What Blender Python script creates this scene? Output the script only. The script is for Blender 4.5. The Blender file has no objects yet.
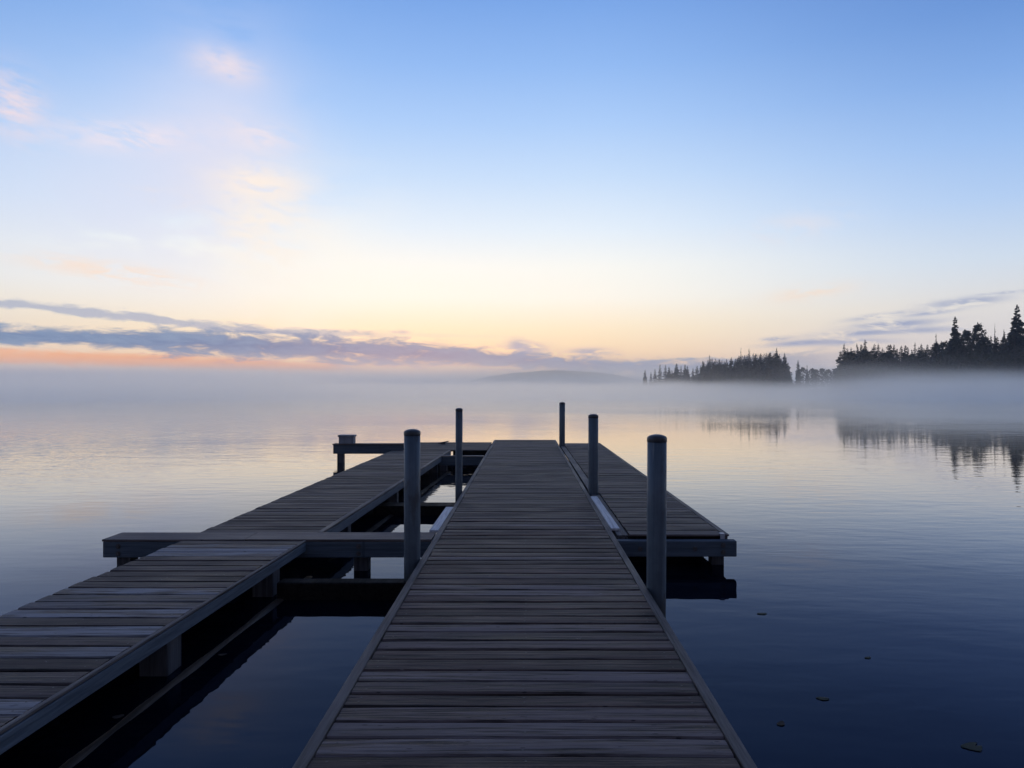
import bpy, bmesh, math, random
from mathutils import Vector, Matrix
random.seed(7)
S = bpy.context.scene
COL = S.collection
R = math.radians
F = 692.0; EYE = 1.403; DECK = 0.253; CX, CY = 525.0, 390.0

# ------------------------------------------------------------------ helpers
def lin(c):
    def f(v):
        v /= 255.0
        return v/12.92 if v <= 0.04045 else ((v+0.055)/1.055)**2.4
    return (f(c[0]), f(c[1]), f(c[2]), 1.0)

def obj(name, bm, mats, parent=None, smooth=False):
    me = bpy.data.meshes.new(name)
    bmesh.ops.recalc_face_normals(bm, faces=bm.faces)
    bm.to_mesh(me); bm.free()
    if not isinstance(mats, (list, tuple)): mats = [mats]
    for m in mats: me.materials.append(m)
    if smooth:
        for p in me.polygons: p.use_smooth = True
    o = bpy.data.objects.new(name, me); COL.objects.link(o)
    if parent: o.parent = parent
    return o

def tag(o, label=None, cat=None, group=None, kind=None):
    if label: o['label'] = label
    if cat: o['category'] = cat
    if group: o['group'] = group
    if kind: o['kind'] = kind
    return o

def thing(name, label, cat, loc=(0, 0, 0), group=None):
    o = bpy.data.objects.new(name, None); COL.objects.link(o)
    o.location = loc; o.empty_display_size = 0.2
    return tag(o, label, cat, group)

def box(bm, x0, x1, y0, y1, z0, z1, bev=0.0, mi=0, M=None):
    vs = [bm.verts.new((x, y, z)) for z in (z0, z1) for y in (y0, y1) for x in (x0, x1)]
    idx = [(0,2,3,1), (4,5,7,6), (0,1,5,4), (2,6,7,3), (0,4,6,2), (1,3,7,5)]
    fs = [bm.faces.new([vs[i] for i in q]) for q in idx]
    for f in fs: f.material_index = mi
    if M is not None: bmesh.ops.transform(bm, matrix=M, verts=vs)
    if bev > 0:
        es = list({e for f in fs for e in f.edges})
        r = bmesh.ops.bevel(bm, geom=es, offset=bev, segments=2, affect='EDGES', profile=0.6)
        for f in r['faces']: f.material_index = mi
    return bm

def boxo(name, x0, x1, y0, y1, z0, z1, mat, parent, bev=0.006, rot=0.0, piv=None):
    bm = bmesh.new()
    M = None
    if rot:
        p = piv or ((x0+x1)/2, (y0+y1)/2, 0)
        M = Matrix.Translation(p) @ Matrix.Rotation(rot, 4, 'Z') @ Matrix.Translation((-p[0], -p[1], -p[2] if len(p) > 2 else 0))
    box(bm, x0, x1, y0, y1, z0, z1, bev, M=M)
    o = obj(name, bm, mat, None)
    if parent:
        o.parent = parent
        o.matrix_parent_inverse = Matrix.Translation(parent.location).inverted()
    return o

def att(o, parent):
    o.parent = parent
    o.matrix_parent_inverse = Matrix.Translation(parent.location).inverted()
    return o

class NT:
    """tiny expression builder on a node tree"""
    def __init__(s, tree): s.t = tree; s.n = tree.nodes; s.l = tree.links
    def new(s, typ, **kw):
        n = s.n.new(typ)
        for k, v in kw.items(): setattr(n, k, v)
        return n
    def put(s, sock, v):
        if isinstance(v, bpy.types.NodeSocket): s.l.new(v, sock)
        else: sock.default_value = v
    def m(s, op, a, b=None, c=None, clamp=False):
        n = s.new('ShaderNodeMath', operation=op, use_clamp=clamp)
        s.put(n.inputs[0], a)
        if b is not None: s.put(n.inputs[1], b)
        if c is not None: s.put(n.inputs[2], c)
        return n.outputs[0]
    def xyz(s, x, y, z):
        n = s.new('ShaderNodeCombineXYZ')
        for i, v in enumerate((x, y, z)): s.put(n.inputs[i], v)
        return n.outputs[0]
    def sep(s, v):
        n = s.new('ShaderNodeSeparateXYZ'); s.l.new(v, n.inputs[0]); return n.outputs
    def noise(s, vec, scale=1.0, detail=3.0, rough=0.5, dist=0.0):
        n = s.new('ShaderNodeTexNoise'); s.put(n.inputs['Vector'], vec)
        n.inputs['Scale'].default_value = scale; n.inputs['Detail'].default_value = detail
        n.inputs['Roughness'].default_value = rough; n.inputs['Distortion'].default_value = dist
        return n.outputs['Fac']
    def mr(s, v, a, b, c=0.0, d=1.0, smooth=True):
        n = s.new('ShaderNodeMapRange'); n.interpolation_type = 'SMOOTHSTEP' if smooth else 'LINEAR'
        n.clamp = True
        for i, q in enumerate((v, a, b, c, d)): s.put(n.inputs[i], q)
        return n.outputs[0]
    def mix(s, fac, a, b, blend='MIX'):
        n = s.new('ShaderNodeMix', data_type='RGBA', blend_type=blend)
        s.put(n.inputs[0], fac); s.put(n.inputs[6], a); s.put(n.inputs[7], b)
        return n.outputs[2]
    def ramp(s, fac, stops):
        n = s.new('ShaderNodeValToRGB'); s.put(n.inputs[0], fac)
        e = n.color_ramp.elements
        while len(e) > 1: e.remove(e[-1])
        e[0].position = stops[0][0]; e[0].color = stops[0][1]
        for p, c in stops[1:]:
            q = e.new(p); q.color = c
        return n.outputs[0]
    def curve(s, v, pts):
        n = s.new('ShaderNodeFloatCurve'); s.put(n.inputs['Value'], v)
        c = n.mapping.curves[0]
        while len(c.points) > 2: c.points.remove(c.points[1])
        c.points[0].location = pts[0]; c.points[-1].location = pts[-1]
        for p in pts[1:-1]: c.points.new(*p)
        n.mapping.use_clip = False
        n.mapping.update()
        return n.outputs[0]

def material(name):
    m = bpy.data.materials.new(name); m.use_nodes = True
    t = NT(m.node_tree)
    b = next(n for n in t.n if n.type == 'BSDF_PRINCIPLED')
    return m, t, b

# ------------------------------------------------------------------ materials
def wood_mat(name, dark, light, worn, axis='X', worn_amt=0.35, rough=0.62, bump=0.006, spec=.22):
    m, t, b = material(name)
    tc = t.new('ShaderNodeTexCoord').outputs['Object']
    geo = t.new('ShaderNodeNewGeometry')
    rnd = geo.outputs['Random Per Island']
    x, y, z = t.sep(tc)
    off = t.m('MULTIPLY', rnd, 37.0)
    if axis == 'X':
        v = t.xyz(t.m('MULTIPLY_ADD', x, 1.6, off), t.m('MULTIPLY_ADD', y, 38.0, off), t.m('MULTIPLY', z, 38.0))
        vb = t.xyz(t.m('MULTIPLY_ADD', x, 1.1, off), t.m('MULTIPLY', y, 3.0), z)
    elif axis == 'Y':
        v = t.xyz(t.m('MULTIPLY_ADD', x, 38.0, off), t.m('MULTIPLY_ADD', y, 1.6, off), t.m('MULTIPLY', z, 38.0))
        vb = t.xyz(t.m('MULTIPLY', x, 3.0), t.m('MULTIPLY_ADD', y, 1.1, off), z)
    else:
        v = t.xyz(t.m('MULTIPLY_ADD', x, 38.0, off), t.m('MULTIPLY', y, 38.0), t.m('MULTIPLY', z, 1.6))
        vb = t.xyz(t.m('MULTIPLY', x, 3.0), t.m('MULTIPLY_ADD', y, 3.0, off), z)
    g = t.noise(v, 1.0, 5.0, 0.62, 0.35)
    blot = t.noise(vb, 1.6, 3.0, 0.55)
    rnd2 = t.m('FRACT', t.m('MULTIPLY', rnd, 91.7))
    base = t.mix(t.mr(t.m('MULTIPLY_ADD', t.noise(v, 2.6, 3.0, .6), .4, t.m('MULTIPLY', g, .6)), 0.38, 0.60), dark, light)
    # board to board brightness
    br = t.m('MULTIPLY_ADD', rnd, 0.75, 0.62)
    n = t.new('ShaderNodeVectorMath', operation='SCALE'); t.l.new(base, n.inputs[0]); t.l.new(br, n.inputs['Scale'])
    base = n.outputs[0]
    # worn silvery boards, in streaks along the grain
    fg = t.noise(v, 2.6, 3.0, .6)
    WW = t.m('MULTIPLY_ADD', g, 0.45, t.m('MULTIPLY_ADD', blot, 0.35, t.m('MULTIPLY', fg, .2)))
    w = t.m('MULTIPLY', t.mr(rnd2, 1.0-worn_amt, 1.0-worn_amt*0.4), t.mr(WW, 0.42, 0.56))
    col = t.mix(t.m('MULTIPLY', w, 0.85), base, worn)
    stain = t.mr(t.noise(vb, 0.7, 4.0, 0.6), 0.52, 0.75)
    col = t.mix(t.m('MULTIPLY', stain, 0.45), col, dark)
    if axis == 'X':
        sx = t.m('MULTIPLY_ADD', x, .9, off)
        crack = t.mr(t.noise(t.xyz(sx, t.m('MULTIPLY_ADD', y, 75.0, off), 1.0), 1.0, 2.0, .5), .66, .71)
        col = t.mix(t.m('MULTIPLY', crack, .8), col, (.004, .003, .003, 1))
        scuff = t.mr(t.noise(t.xyz(t.m('MULTIPLY_ADD', x, 9.0, off), t.m('MULTIPLY', y, 26.0), 8.0), 1.0, 3.0, .6, 1.2), .70, .76)
        col = t.mix(t.m('MULTIPLY', scuff, .55), col, worn)
        vo = t.new('ShaderNodeTexVoronoi'); t.l.new(t.xyz(t.m('MULTIPLY_ADD', x, 3.2, off), t.m('MULTIPLY', y, 13.0), 0.0), vo.inputs['Vector'])
        knot = t.m('MULTIPLY', t.mr(vo.outputs['Distance'], .10, .22, 1.0, 0.0), t.mr(t.sep(vo.outputs['Color'])[0], .72, .75))
        col = t.mix(t.m('MULTIPLY', knot, .75), col, dark)
    t.l.new(col, b.inputs['Base Color'])
    rr = t.mr(t.m('MULTIPLY_ADD', g, 0.5, t.m('MULTIPLY', blot, 0.5)), 0.3, 0.7, rough-0.12, rough+0.18)
    t.l.new(rr, b.inputs['Roughness'])
    b.inputs['Specular IOR Level'].default_value = spec
    bp = t.new('ShaderNodeBump'); bp.inputs['Strength'].default_value = 0.9; bp.inputs['Distance'].default_value = bump
    t.l.new(g, bp.inputs['Height']); t.l.new(bp.outputs[0], b.inputs['Normal'])
    return m

W_DECK = wood_mat('weathered_planks', (.012, .0074, .0062, 1), (.098, .065, .055, 1), (.215, .175, .165, 1), 'X', .42)
W_LEFT = wood_mat('worn_planks', (.012, .0082, .0075, 1), (.092, .066, .060, 1), (.29, .285, .295, 1), 'X', .55)
W_FAR = wood_mat('smooth_planks', (.020, .0135, .0118, 1), (.080, .057, .052, 1), (.125, .100, .094, 1), 'X', .3)
W_EDGE = wood_mat('edge_timber', (.036, .032, .031, 1), (.105, .094, .09, 1), (.17, .165, .165, 1), 'Y', .4)
W_BEAM = wood_mat('painted_beam', (0.0413, 0.0550, 0.0688, 1), (0.0660, 0.0853, 0.1045, 1), (0.0935, 0.1100, 0.1265, 1), 'X', .25)
W_FASC = wood_mat('painted_fascia', (0.0450, 0.0600, 0.0780, 1), (0.0780, 0.0990, 0.1230, 1), (0.1020, 0.1200, 0.1380, 1), 'Y', .25)
W_DARK = wood_mat('wet_shaded_timber', (.003, .0025, .0025, 1), (.012, .010, .009, 1), (.02, .017, .015, 1), 'Y', .2, rough=.7, spec=.06)  # wet timber; shade under the decks is put into its near-black colour
W_LEG = wood_mat('leg_timber', (0.0300, 0.0300, 0.0330, 1), (0.0660, 0.0660, 0.0720, 1), (0.0900, 0.0900, 0.0960, 1), 'Z', .3)
W_TOP = wood_mat('beam_cap', (.045, .036, .034, 1), (.115, .096, .09, 1), (.16, .15, .145, 1), 'X', .3)
W_PALE = wood_mat('pale_board', (.28, .28, .29, 1), (.46, .46, .46, 1), (.55, .55, .55, 1), 'Y', .3)

def metal_mat(name, a, bcol, rough, streak=True):
    m, t, b = material(name)
    tc = t.new('ShaderNodeTexCoord').outputs['Object']
    x, y, z = t.sep(tc)
    n1 = t.noise(t.xyz(t.m('MULTIPLY', x, 30.0), t.m('MULTIPLY', y, 30.0), t.m('MULTIPLY', z, 1.2)), 1.0, 4.0, .6)
    n2 = t.noise(tc, 9.0, 4.0, .6)
    t.l.new(t.mix(t.mr(t.m('MULTIPLY_ADD', n1, .6, t.m('MULTIPLY', n2, .4)), .35, .65), a, bcol), b.inputs['Base Color'])
    t.l.new(t.mr(n2, .3, .7, rough-.08, rough+.12), b.inputs['Roughness'])
    bp = t.new('ShaderNodeBump'); bp.inputs['Strength'].default_value = .3; bp.inputs['Distance'].default_value = .002
    t.l.new(n2, bp.inputs['Height']); t.l.new(bp.outputs[0], b.inputs['Normal'])
    return m
M_POST = metal_mat('painted_pipe', (.05, .070, .088, 1), (.09, .122, .148, 1), .5)
_t = NT(M_POST.node_tree); _b = next(n for n in _t.n if n.type == 'BSDF_PRINCIPLED')
_src = _b.inputs['Base Color'].links[0].from_socket
_x, _y, _z = _t.sep(_t.new('ShaderNodeTexCoord').outputs['Object'])
_oi = _t.m('MULTIPLY', _t.new('ShaderNodeObjectInfo').outputs['Random'], 40.0)
_nb = _t.noise(_t.xyz(_t.m('MULTIPLY_ADD', _x, 14.0, _oi), _t.m('MULTIPLY', _y, 14.0), _t.m('MULTIPLY', _z, 5.0)), 1.0, 4.0, .65)
_c = _t.mix(_t.m('MULTIPLY', _t.mr(_nb, .54, .68), .6), _src, (.045, .038, .032, 1))
_nd = _t.noise(_t.xyz(_t.m('MULTIPLY_ADD', _x, 45.0, _oi), _t.m('MULTIPLY', _y, 45.0), _t.m('MULTIPLY', _z, 2.2)), 1.0, 3.0, .6)
_c = _t.mix(_t.m('MULTIPLY', _t.mr(_nd, .66, .72), .5), _c, (.24, .24, .23, 1))
_c = _t.mix(_t.m('MULTIPLY', _t.mr(_t.m('MULTIPLY_ADD', _nb, .25, _z), .22, .42, 1.0, 0.0), .75), _c, (.022, .024, .02, 1))
_t.l.new(_c, _b.inputs['Base Color'])
M_CAP = metal_mat('dark_cap', (.02, .022, .026, 1), (.045, .048, .055, 1), .45)
M_NAIL = metal_mat('nail_head', (.03, .028, .028, 1), (.08, .07, .065, 1), .5)
M_ZINC = metal_mat('zinc_bracket', (.28, .29, .31, 1), (.45, .46, .48, 1), .45)

def leaf_mat(name, a, bcol):
    m, t, b = material(name)
    geo = t.new('ShaderNodeNewGeometry'); oi = t.new('ShaderNodeObjectInfo')
    r = t.m('MULTIPLY_ADD', geo.outputs['Random Per Island'], .7, t.m('MULTIPLY', oi.outputs['Random'], .3))
    t.l.new(t.mix(r, a, bcol), b.inputs['Base Color'])
    b.inputs['Roughness'].default_value = .7; b.inputs['Specular IOR Level'].default_value = .2
    return m
M_NEEDLE = leaf_mat('needles', (.018, .028, .022, 1), (.04, .054, .038, 1))
M_BROAD = leaf_mat('broad_leaves', (.022, .032, .02, 1), (.045, .058, .034, 1))
M_BARK, _t, _b = material('bark')
_n = _t.noise(_t.new('ShaderNodeTexCoord').outputs['Object'], 6.0, 4, .6)
_t.l.new(_t.mix(_n, (.035, .028, .022, 1), (.10, .085, .07, 1)), _b.inputs['Base Color']); _b.inputs['Roughness'].default_value = .9
M_LILY, _t, _b = material('floating_leaf')
_n = _t.noise(_t.new('ShaderNodeTexCoord').outputs['Object'], 30.0, 3, .6)
_t.l.new(_t.mix(_n, (.006, .015, .012, 1), (.018, .03, .022, 1)), _b.inputs['Base Color']); _b.inputs['Roughness'].default_value = .55
M_DRY, _t, _b = material('dry_leaf')
_n = _t.noise(_t.new('ShaderNodeTexCoord').outputs['Object'], 30.0, 3, .6)
_t.l.new(_t.mix(_n, (.018, .016, .015, 1), (.06, .05, .042, 1)), _b.inputs['Base Color']); _b.inputs['Roughness'].default_value = .7

# ------------------------------------------------------------------ water
def water_mat():
    m, t, b = material('lake_water')
    p = t.new('ShaderNodeNewGeometry').outputs['Position']
    x, y, z = t.sep(p)
    b.inputs['Base Color'].default_value = (.0010, .0020, .0062, 1)
    b.inputs['Roughness'].default_value = 0.6; b.inputs['Specular IOR Level'].default_value = 0
    n1 = t.noise(t.xyz(t.m('MULTIPLY', x, .55), t.m('MULTIPLY', y, 1.6), 0.0), 1.0, 2.0, .45, .3)
    n2 = t.noise(t.xyz(t.m('MULTIPLY_ADD', x, 2.2, t.m('MULTIPLY', y, .5)), t.m('MULTIPLY', y, 5.5), 3.0), 1.0, 2.0, .5, .2)
    n3 = t.noise(t.xyz(t.m('MULTIPLY', x, .05), t.m('MULTIPLY', y, .09), 7.0), 1.0, 2.0, .5)
    patch = t.mr(n3, .35, .68, .25, 1.0)
    far = t.mr(y, 3.0, 12.0, .35, 1.0)
    h = t.m('MULTIPLY', t.m('MULTIPLY_ADD', n2, .75, n1), t.m('MULTIPLY', patch, far))
    bp = t.new('ShaderNodeBump'); bp.inputs['Strength'].default_value = 1.0; bp.inputs['Distance'].default_value = .0075
    t.l.new(h, bp.inputs['Height']); t.l.new(bp.outputs[0], b.inputs['Normal'])
    # grazing reflection over a dark blue body of water
    lw = t.new('ShaderNodeLayerWeight'); lw.inputs['Blend'].default_value = .5; t.l.new(bp.outputs[0], lw.inputs['Normal'])
    g1 = lambda v: (v, v, v, 1)
    fr = t.ramp(lw.outputs['Facing'], [(0, g1(.015)), (.52, g1(.036)), (.62, g1(.056)), (.708, g1(.105)), (.78, g1(.21)), (.843, g1(.43)), (.9135, g1(.78)), (.96, g1(.93)), (1, g1(1))])
    gl = t.new('ShaderNodeBsdfGlossy'); gl.inputs['Roughness'].default_value = .012; t.l.new(bp.outputs[0], gl.inputs['Normal'])
    t.l.new(t.ramp(lw.outputs['Facing'], [(.5, (.58, .72, 1, 1)), (.7, (.54, .67, 1, 1)), (.84, (.80, .87, 1, 1)), (.92, (1, .965, .91, 1))]), gl.inputs['Color'])  # golden reflection near grazing and blue below it put into the gloss colour
    mx = t.new('ShaderNodeMixShader'); t.l.new(fr, mx.inputs[0]); t.l.new(b.outputs[0], mx.inputs[1]); t.l.new(gl.outputs[0], mx.inputs[2])
    t.l.new(mx.outputs[0], next(n for n in t.n if n.type == 'OUTPUT_MATERIAL').inputs['Surface'])
    return m
bm = bmesh.new()
XS = [-1500, -300, -60, -12, 12, 60, 300, 1500]; YS = [-120, -12, 0, 12, 40, 120, 300, 1500]
g = [[bm.verts.new((x, y, 0)) for x in XS] for y in YS]
for j in range(len(YS)-1):
    for i in range(len(XS)-1):
        bm.faces.new((g[j][i], g[j][i+1], g[j+1][i+1], g[j+1][i]))
tag(obj('water', bm, water_mat()), kind='structure')

# ------------------------------------------------------------------ decks
def deck_bm(y0, y1, xl, xr, pitch, gap=.011, th=.032, top=DECK, nails=True, jit=.004, zj=.0016, nail_in=.05):
    """planks across X. xl / xr are functions of y"""
    bm = bmesh.new()
    n = max(1, round((y1-y0)/pitch)); ws = [random.uniform(.92, 1.08) for _ in range(n)]; k_ = (y1-y0)/sum(ws)
    cut = [y0]
    for w_ in ws: cut.append(cut[-1]+w_*k_)
    for i in range(n):
        a = cut[i]+gap*.5*random.uniform(.4, 1.7); c = cut[i+1]-gap*.5*random.uniform(.4, 1.7); yb = random.uniform(-.0035, .0035)
        mid = (a+c)/2
        l = xl(mid)+random.uniform(-jit, jit); r = xr(mid)+random.uniform(-jit, jit)
        dz = random.uniform(-zj, zj); tilt = random.uniform(-zj, zj); bow = random.uniform(-.0016, .0022); crown = random.uniform(-.001, .0022)
        ch = .006
        seg = 7; rings = []
        for k in range(seg+1):
            u = k/seg; x = l+(r-l)*u
            w = random.uniform(-.0014, .0014)+yb*(1-(2*u-1)**2)
            zz = top+dz+tilt*(2*u-1)+bow*(1-(2*u-1)**2)
            prof = [(a+w, zz-th), (c+w, zz-th), (c+w, zz-ch), (c+w-ch, zz), (mid+w, zz+crown), (a+w+ch, zz), (a+w, zz-ch)]
            rings.append([bm.verts.new((x, py, pz)) for py, pz in prof])
        P = 7
        for k in range(seg):
            for q in range(P):
                bm.faces.new((rings[k][q], rings[k][(q+1) % P], rings[k+1][(q+1) % P], rings[k+1][q]))
        bm.faces.new(rings[0]); bm.faces.new(rings[-1][::-1])
        if nails and mid < 7.5:
            for xx in (l+nail_in, r-nail_in, (l+r)/2):
                for yy in (a+.028, c-.028):
                    cx = xx+random.uniform(-.006, .006); cy = yy+random.uniform(-.004, .004)
                    rr = .0042
                    u = (cx-l)/(r-l); zt = top+dz+tilt*(2*u-1)+bow*(1-(2*u-1)**2)+.0014
                    ri = [bm.verts.new((cx+rr*math.cos(q*math.pi/4), cy+rr*math.sin(q*math.pi/4), zt)) for q in range(8)]
                    f = bm.faces.new(ri); f.material_index = 1
    return bm

def slat_strip(bm, pts, z0, z1, w):
    pass

def skew_bar(name, xa, xb, ya, yb, w, z0, z1, mat, parent, bev=.004):
    """a bar along y whose near end is centred at xa and far end at xb; object coordinates stay world so the grain runs along it"""
    bm = bmesh.new()
    vs = [bm.verts.new((x+s*w/2, y, z)) for z in (z0, z1) for (x, y) in ((xa, ya), (xb, yb)) for s in (-1, 1)]
    idx = [(0,2,3,1), (4,5,7,6), (0,1,5,4), (2,6,7,3), (0,4,6,2), (1,3,7,5)]
    for q in idx: bm.faces.new([vs[i] for i in q])
    if bev: bmesh.ops.bevel(bm, geom=list(bm.edges), offset=bev, segments=2, affect='EDGES', profile=.6)
    return att(obj(name, bm, mat), parent)

HW = .706
# --- main walkway
main = thing('dock_walkway', 'long central walkway of dark weathered planks running straight out from the viewer', 'dock walkway', (0, 6, DECK), 'plank walkways of the dock')
SEAM = 6.17
bm = deck_bm(-1.2, SEAM, lambda y: -HW+.046, lambda y: HW-.046, .113)
tag(att(obj('deck', bm, [W_DECK, M_NAIL]), main), 'near deck of rough planks with dark gaps')
bm = deck_bm(SEAM+.012, 15.9, lambda y: -HW+.046, lambda y: HW-.046, .125, gap=.005, nails=False, zj=.001)
tag(att(obj('deck', bm, [W_FAR, M_NAIL]), main), 'far deck of smoother close-set planks')
for s in (-1, 1):
    for (a, b_) in ((-1.2, 2.05), (2.056, SEAM-.1), (SEAM-.094, 10.2), (10.206, 15.9)):
        skew_bar('edge_board', s*(HW-.0215), s*(HW-.0215), a, b_, .043, DECK-.045, DECK+.006+random.uniform(-.002, .002), W_EDGE, main)
    skew_bar('fascia', s*(HW-.030), s*(HW-.030), -1.2, 15.88, .04, .085, DECK-.048, W_FASC, main)
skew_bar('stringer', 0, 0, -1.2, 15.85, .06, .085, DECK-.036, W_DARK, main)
boxo('end_board', -HW, HW, 15.905, 15.945, .09, DECK+.002, W_BEAM, main)
for s, ya, yb, off in ((1, 5.70, 7.42, .040), (-1, 5.62, 6.75, .036)):
    skew_bar('splice_board', s*(HW+off), s*(HW+off*.8), ya, yb, .072, DECK-.01, DECK+.012, W_PALE, main, .006)
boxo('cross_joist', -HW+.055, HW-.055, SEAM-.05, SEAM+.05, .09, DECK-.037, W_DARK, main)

# --- left near walkway (slightly skewed as the photo shows)
def near_l(y): return -2.72+(y-2.1)*(.10/3.2)
def near_r(y): return -1.765+(y-2.27)*(.095/3.0)
nl = thing('dock_walkway', 'near left walkway of broad worn bluish planks in front of the long crossbeam', 'dock walkway', (-2.15, 3, DECK), 'plank walkways of the dock')
bm = deck_bm(.9, 5.285, lambda y: near_l(y)+.0, lambda y: near_r(y)-.026, .128, jit=.004)
att(obj('deck', bm, [W_LEFT, M_NAIL]), nl)
skew_bar('edge_board', near_r(.9)-.011, near_r(5.28)-.011, .9, 5.28, .022, DECK-.010, DECK+.003, W_EDGE, nl)
skew_bar('fascia', near_r(.9)-.009, near_r(5.27)-.009, .9, 5.27, .026, .178, DECK-.0125, W_FASC, nl)
skew_bar('fascia', near_l(.9)+.03, near_l(5.27)+.03, .9, 5.27, .036, .178, DECK-.036, W_FASC, nl)
skew_bar('stringer', (near_l(.9)+near_r(.9))/2, (near_l(5.2)+near_r(5.2))/2, .9, 5.25, .05, .19, DECK-.037, W_DARK, nl)
for y in (1.9, 3.46, 4.76):
    xr_ = near_r(y)-.024
    boxo('leg', xr_-.14, xr_, y-.07, y+.07, -1.4, .176, W_LEG, nl)
    xl_ = near_l(y)+.06
    boxo('leg', xl_, xl_+.13, y-.07, y+.07, -1.4, DECK-.037, W_LEG, nl)
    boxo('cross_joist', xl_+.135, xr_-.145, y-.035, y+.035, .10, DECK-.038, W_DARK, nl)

# --- left far walkway
def far_l(y): return -2.63+(y-5.57)*(.10/7.7)
def far_r(y): return -1.63+(y-5.57)*(.185/6.5)
fl = thing('dock_walkway', 'far left walkway of narrow dark planks beyond the long crossbeam', 'dock walkway', (-2.1, 9, DECK), 'plank walkways of the dock')
bm = deck_bm(5.58, 13.22, far_l, lambda y: far_r(y)-.05, .125, gap=.006, nails=False)
att(obj('deck', bm, [W_FAR, M_NAIL]), fl)
skew_bar('edge_board', far_r(5.58)-.022, far_r(13.2)-.022, 5.58, 13.2, .044, DECK-.012, DECK+.006, W_EDGE, fl)
skew_bar('fascia', far_r(5.58)-.016, far_r(13.2)-.016, 5.58, 13.2, .036, .165, DECK-.0145, W_FASC, fl)
skew_bar('fascia', far_l(5.58)+.03, far_l(13.2)+.03, 5.58, 13.2, .036, .125, DECK-.036, W_FASC, fl)
for y in (6.47, 8.6, 10.1, 11.8):
    xr_ = far_r(y)-.036
    boxo('leg', xr_-.13, xr_, y-.06, y+.06, -1.4, .163, W_LEG, fl)
    xl_ = far_l(y)+.06
    boxo('leg', xl_, xl_+.12, y-.06, y+.06, -1.4, DECK-.037, W_LEG, fl)

# --- right walkway
rw = thing('dock_walkway', 'right side walkway of dark planks joined to the far half of the central walkway', 'dock walkway', (1.15, 9, DECK), 'plank walkways of the dock')
RL, RR = .832, 1.622
bm = deck_bm(5.535, 15.0, lambda y: RL, lambda y: RR-.045, .14, gap=.006, nails=False)
att(obj('deck', bm, [W_FAR, M_NAIL]), rw)
skew_bar('edge_board', RR-.021, RR-.021, 5.535, 15.0, .042, DECK-.05, DECK+.004, W_EDGE, rw)
for a_, c_ in ((5.54, 7.69), (7.85, 14.31), (14.49, 15.0)):
    skew_bar('filler_board', .783, .783, a_, c_, .09, DECK-.045, DECK-.012, W_EDGE, rw)
boxo('front_lip', RL, RR, 5.492, 5.53, DECK-.012, DECK+.004, W_TOP, rw)
boxo('lip_shade_strip', RL, RR-.03, 5.51, 5.53, DECK-.05, DECK-.014, W_DARK, rw, .002)  # dark strip standing in for the shade under the deck lip
boxo('front_beam', HW+.02, 1.657, 5.41, 5.49, .098, .222, W_BEAM, rw, .008)
skew_bar('fascia', RR-.03, RR-.03, 5.54, 14.95, .036, .10, DECK-.053, W_FASC, rw)
skew_bar('stringer', RL+.03, RL+.03, 5.54, 14.95, .04, .10, DECK-.037, W_DARK, rw)
for y in (5.56, 8.6, 11.6, 14.6):
    boxo('leg', 1.50, 1.60, y, y+.11, -1.4, .097 if y < 6 else DECK-.04, W_LEG, rw)
    if y > 6: boxo('cross_joist', RL+.06, 1.495, y, y+.08, .10, DECK-.037, W_DARK, rw)
bm = bmesh.new()
box(bm, 1.548, 1.583, 5.478, 5.490, DECK-.042, DECK+.008, .002)
box(bm, 1.548, 1.583, 5.478, 5.530, DECK+.0055, DECK+.012, .002)
att(obj('corner_bracket', bm, M_ZINC), rw)

# --- long front crossbeam
cb = thing('cross_beam', 'long thick bluish crossbeam lying between the two left walkways and reaching the central one', 'beam', (-2, 5.43, DECK), 'cross timbers of the dock')
boxo('beam', -3.235, -HW-.012, 5.30, 5.56, .118, DECK-.012, W_BEAM, cb, .008)
boxo('top_board', -3.24, -2.15, 5.297, 5.563, DECK-.0115, DECK+.006, W_TOP, cb, .004)
boxo('top_board', -2.145, -HW-.01, 5.297, 5.563, DECK-.0115, DECK+.007, W_TOP, cb, .004)
for x in (-3.17, -1.33):
    boxo('leg', x, x+.11, 5.37, 5.48, -1.4, .117, W_LEG, cb)

# --- far crossbeam between left and central walkways
cf = thing('cross_beam', 'short crossbeam near the far end, bridging the gap to the central walkway', 'beam', (-1.05, 12.1, DECK), 'cross timbers of the dock')
boxo('beam', -1.50, -HW-.012, 12.0, 12.14, .095, DECK-.01, W_BEAM, cf, .008)
boxo('top_board', -1.50, -HW-.012, 11.99, 12.15, DECK-.0095, DECK+.003, W_TOP, cf, .003)
boxo('leg', -1.48, -1.36, 12.01, 12.13, -1.4, .094, W_LEG, cf)
# --- low brace timbers at the waterline
def low(label, x0, x1, y0, y1, z1):
    bm = bmesh.new(); box(bm, x0, x1, y0, y1, -.12, z1, .012)
    return tag(obj('low_timber', bm, W_DARK), label, 'beam', 'cross timbers of the dock')
low('dark low timber at the waterline behind the nearest left mooring post', -1.66, -HW-.02, 4.62, 4.74, .115)
low('dark low timber at the waterline in the middle of the left gap', -1.70, -HW-.02, 7.75, 8.0, .105)
bm = bmesh.new()
def log_tube(bm, p0, p1, r, n=14, segs=14):
    rings = []
    for k in range(segs+1):
        u = k/segs; c = Vector(p0).lerp(Vector(p1), u)
        rr = r*random.uniform(.93, 1.07)
        rings.append([bm.verts.new((c.x+rr*math.cos(q*2*math.pi/n), c.y, c.z+rr*math.sin(q*2*math.pi/n))) for q in range(n)])
    for k in range(segs):
        for q in range(n):
            bm.faces.new((rings[k][q], rings[k][(q+1) % n], rings[k+1][(q+1) % n], rings[k+1][q]))
    bm.faces.new(rings[0]); bm.faces.new(rings[-1][::-1])
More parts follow.
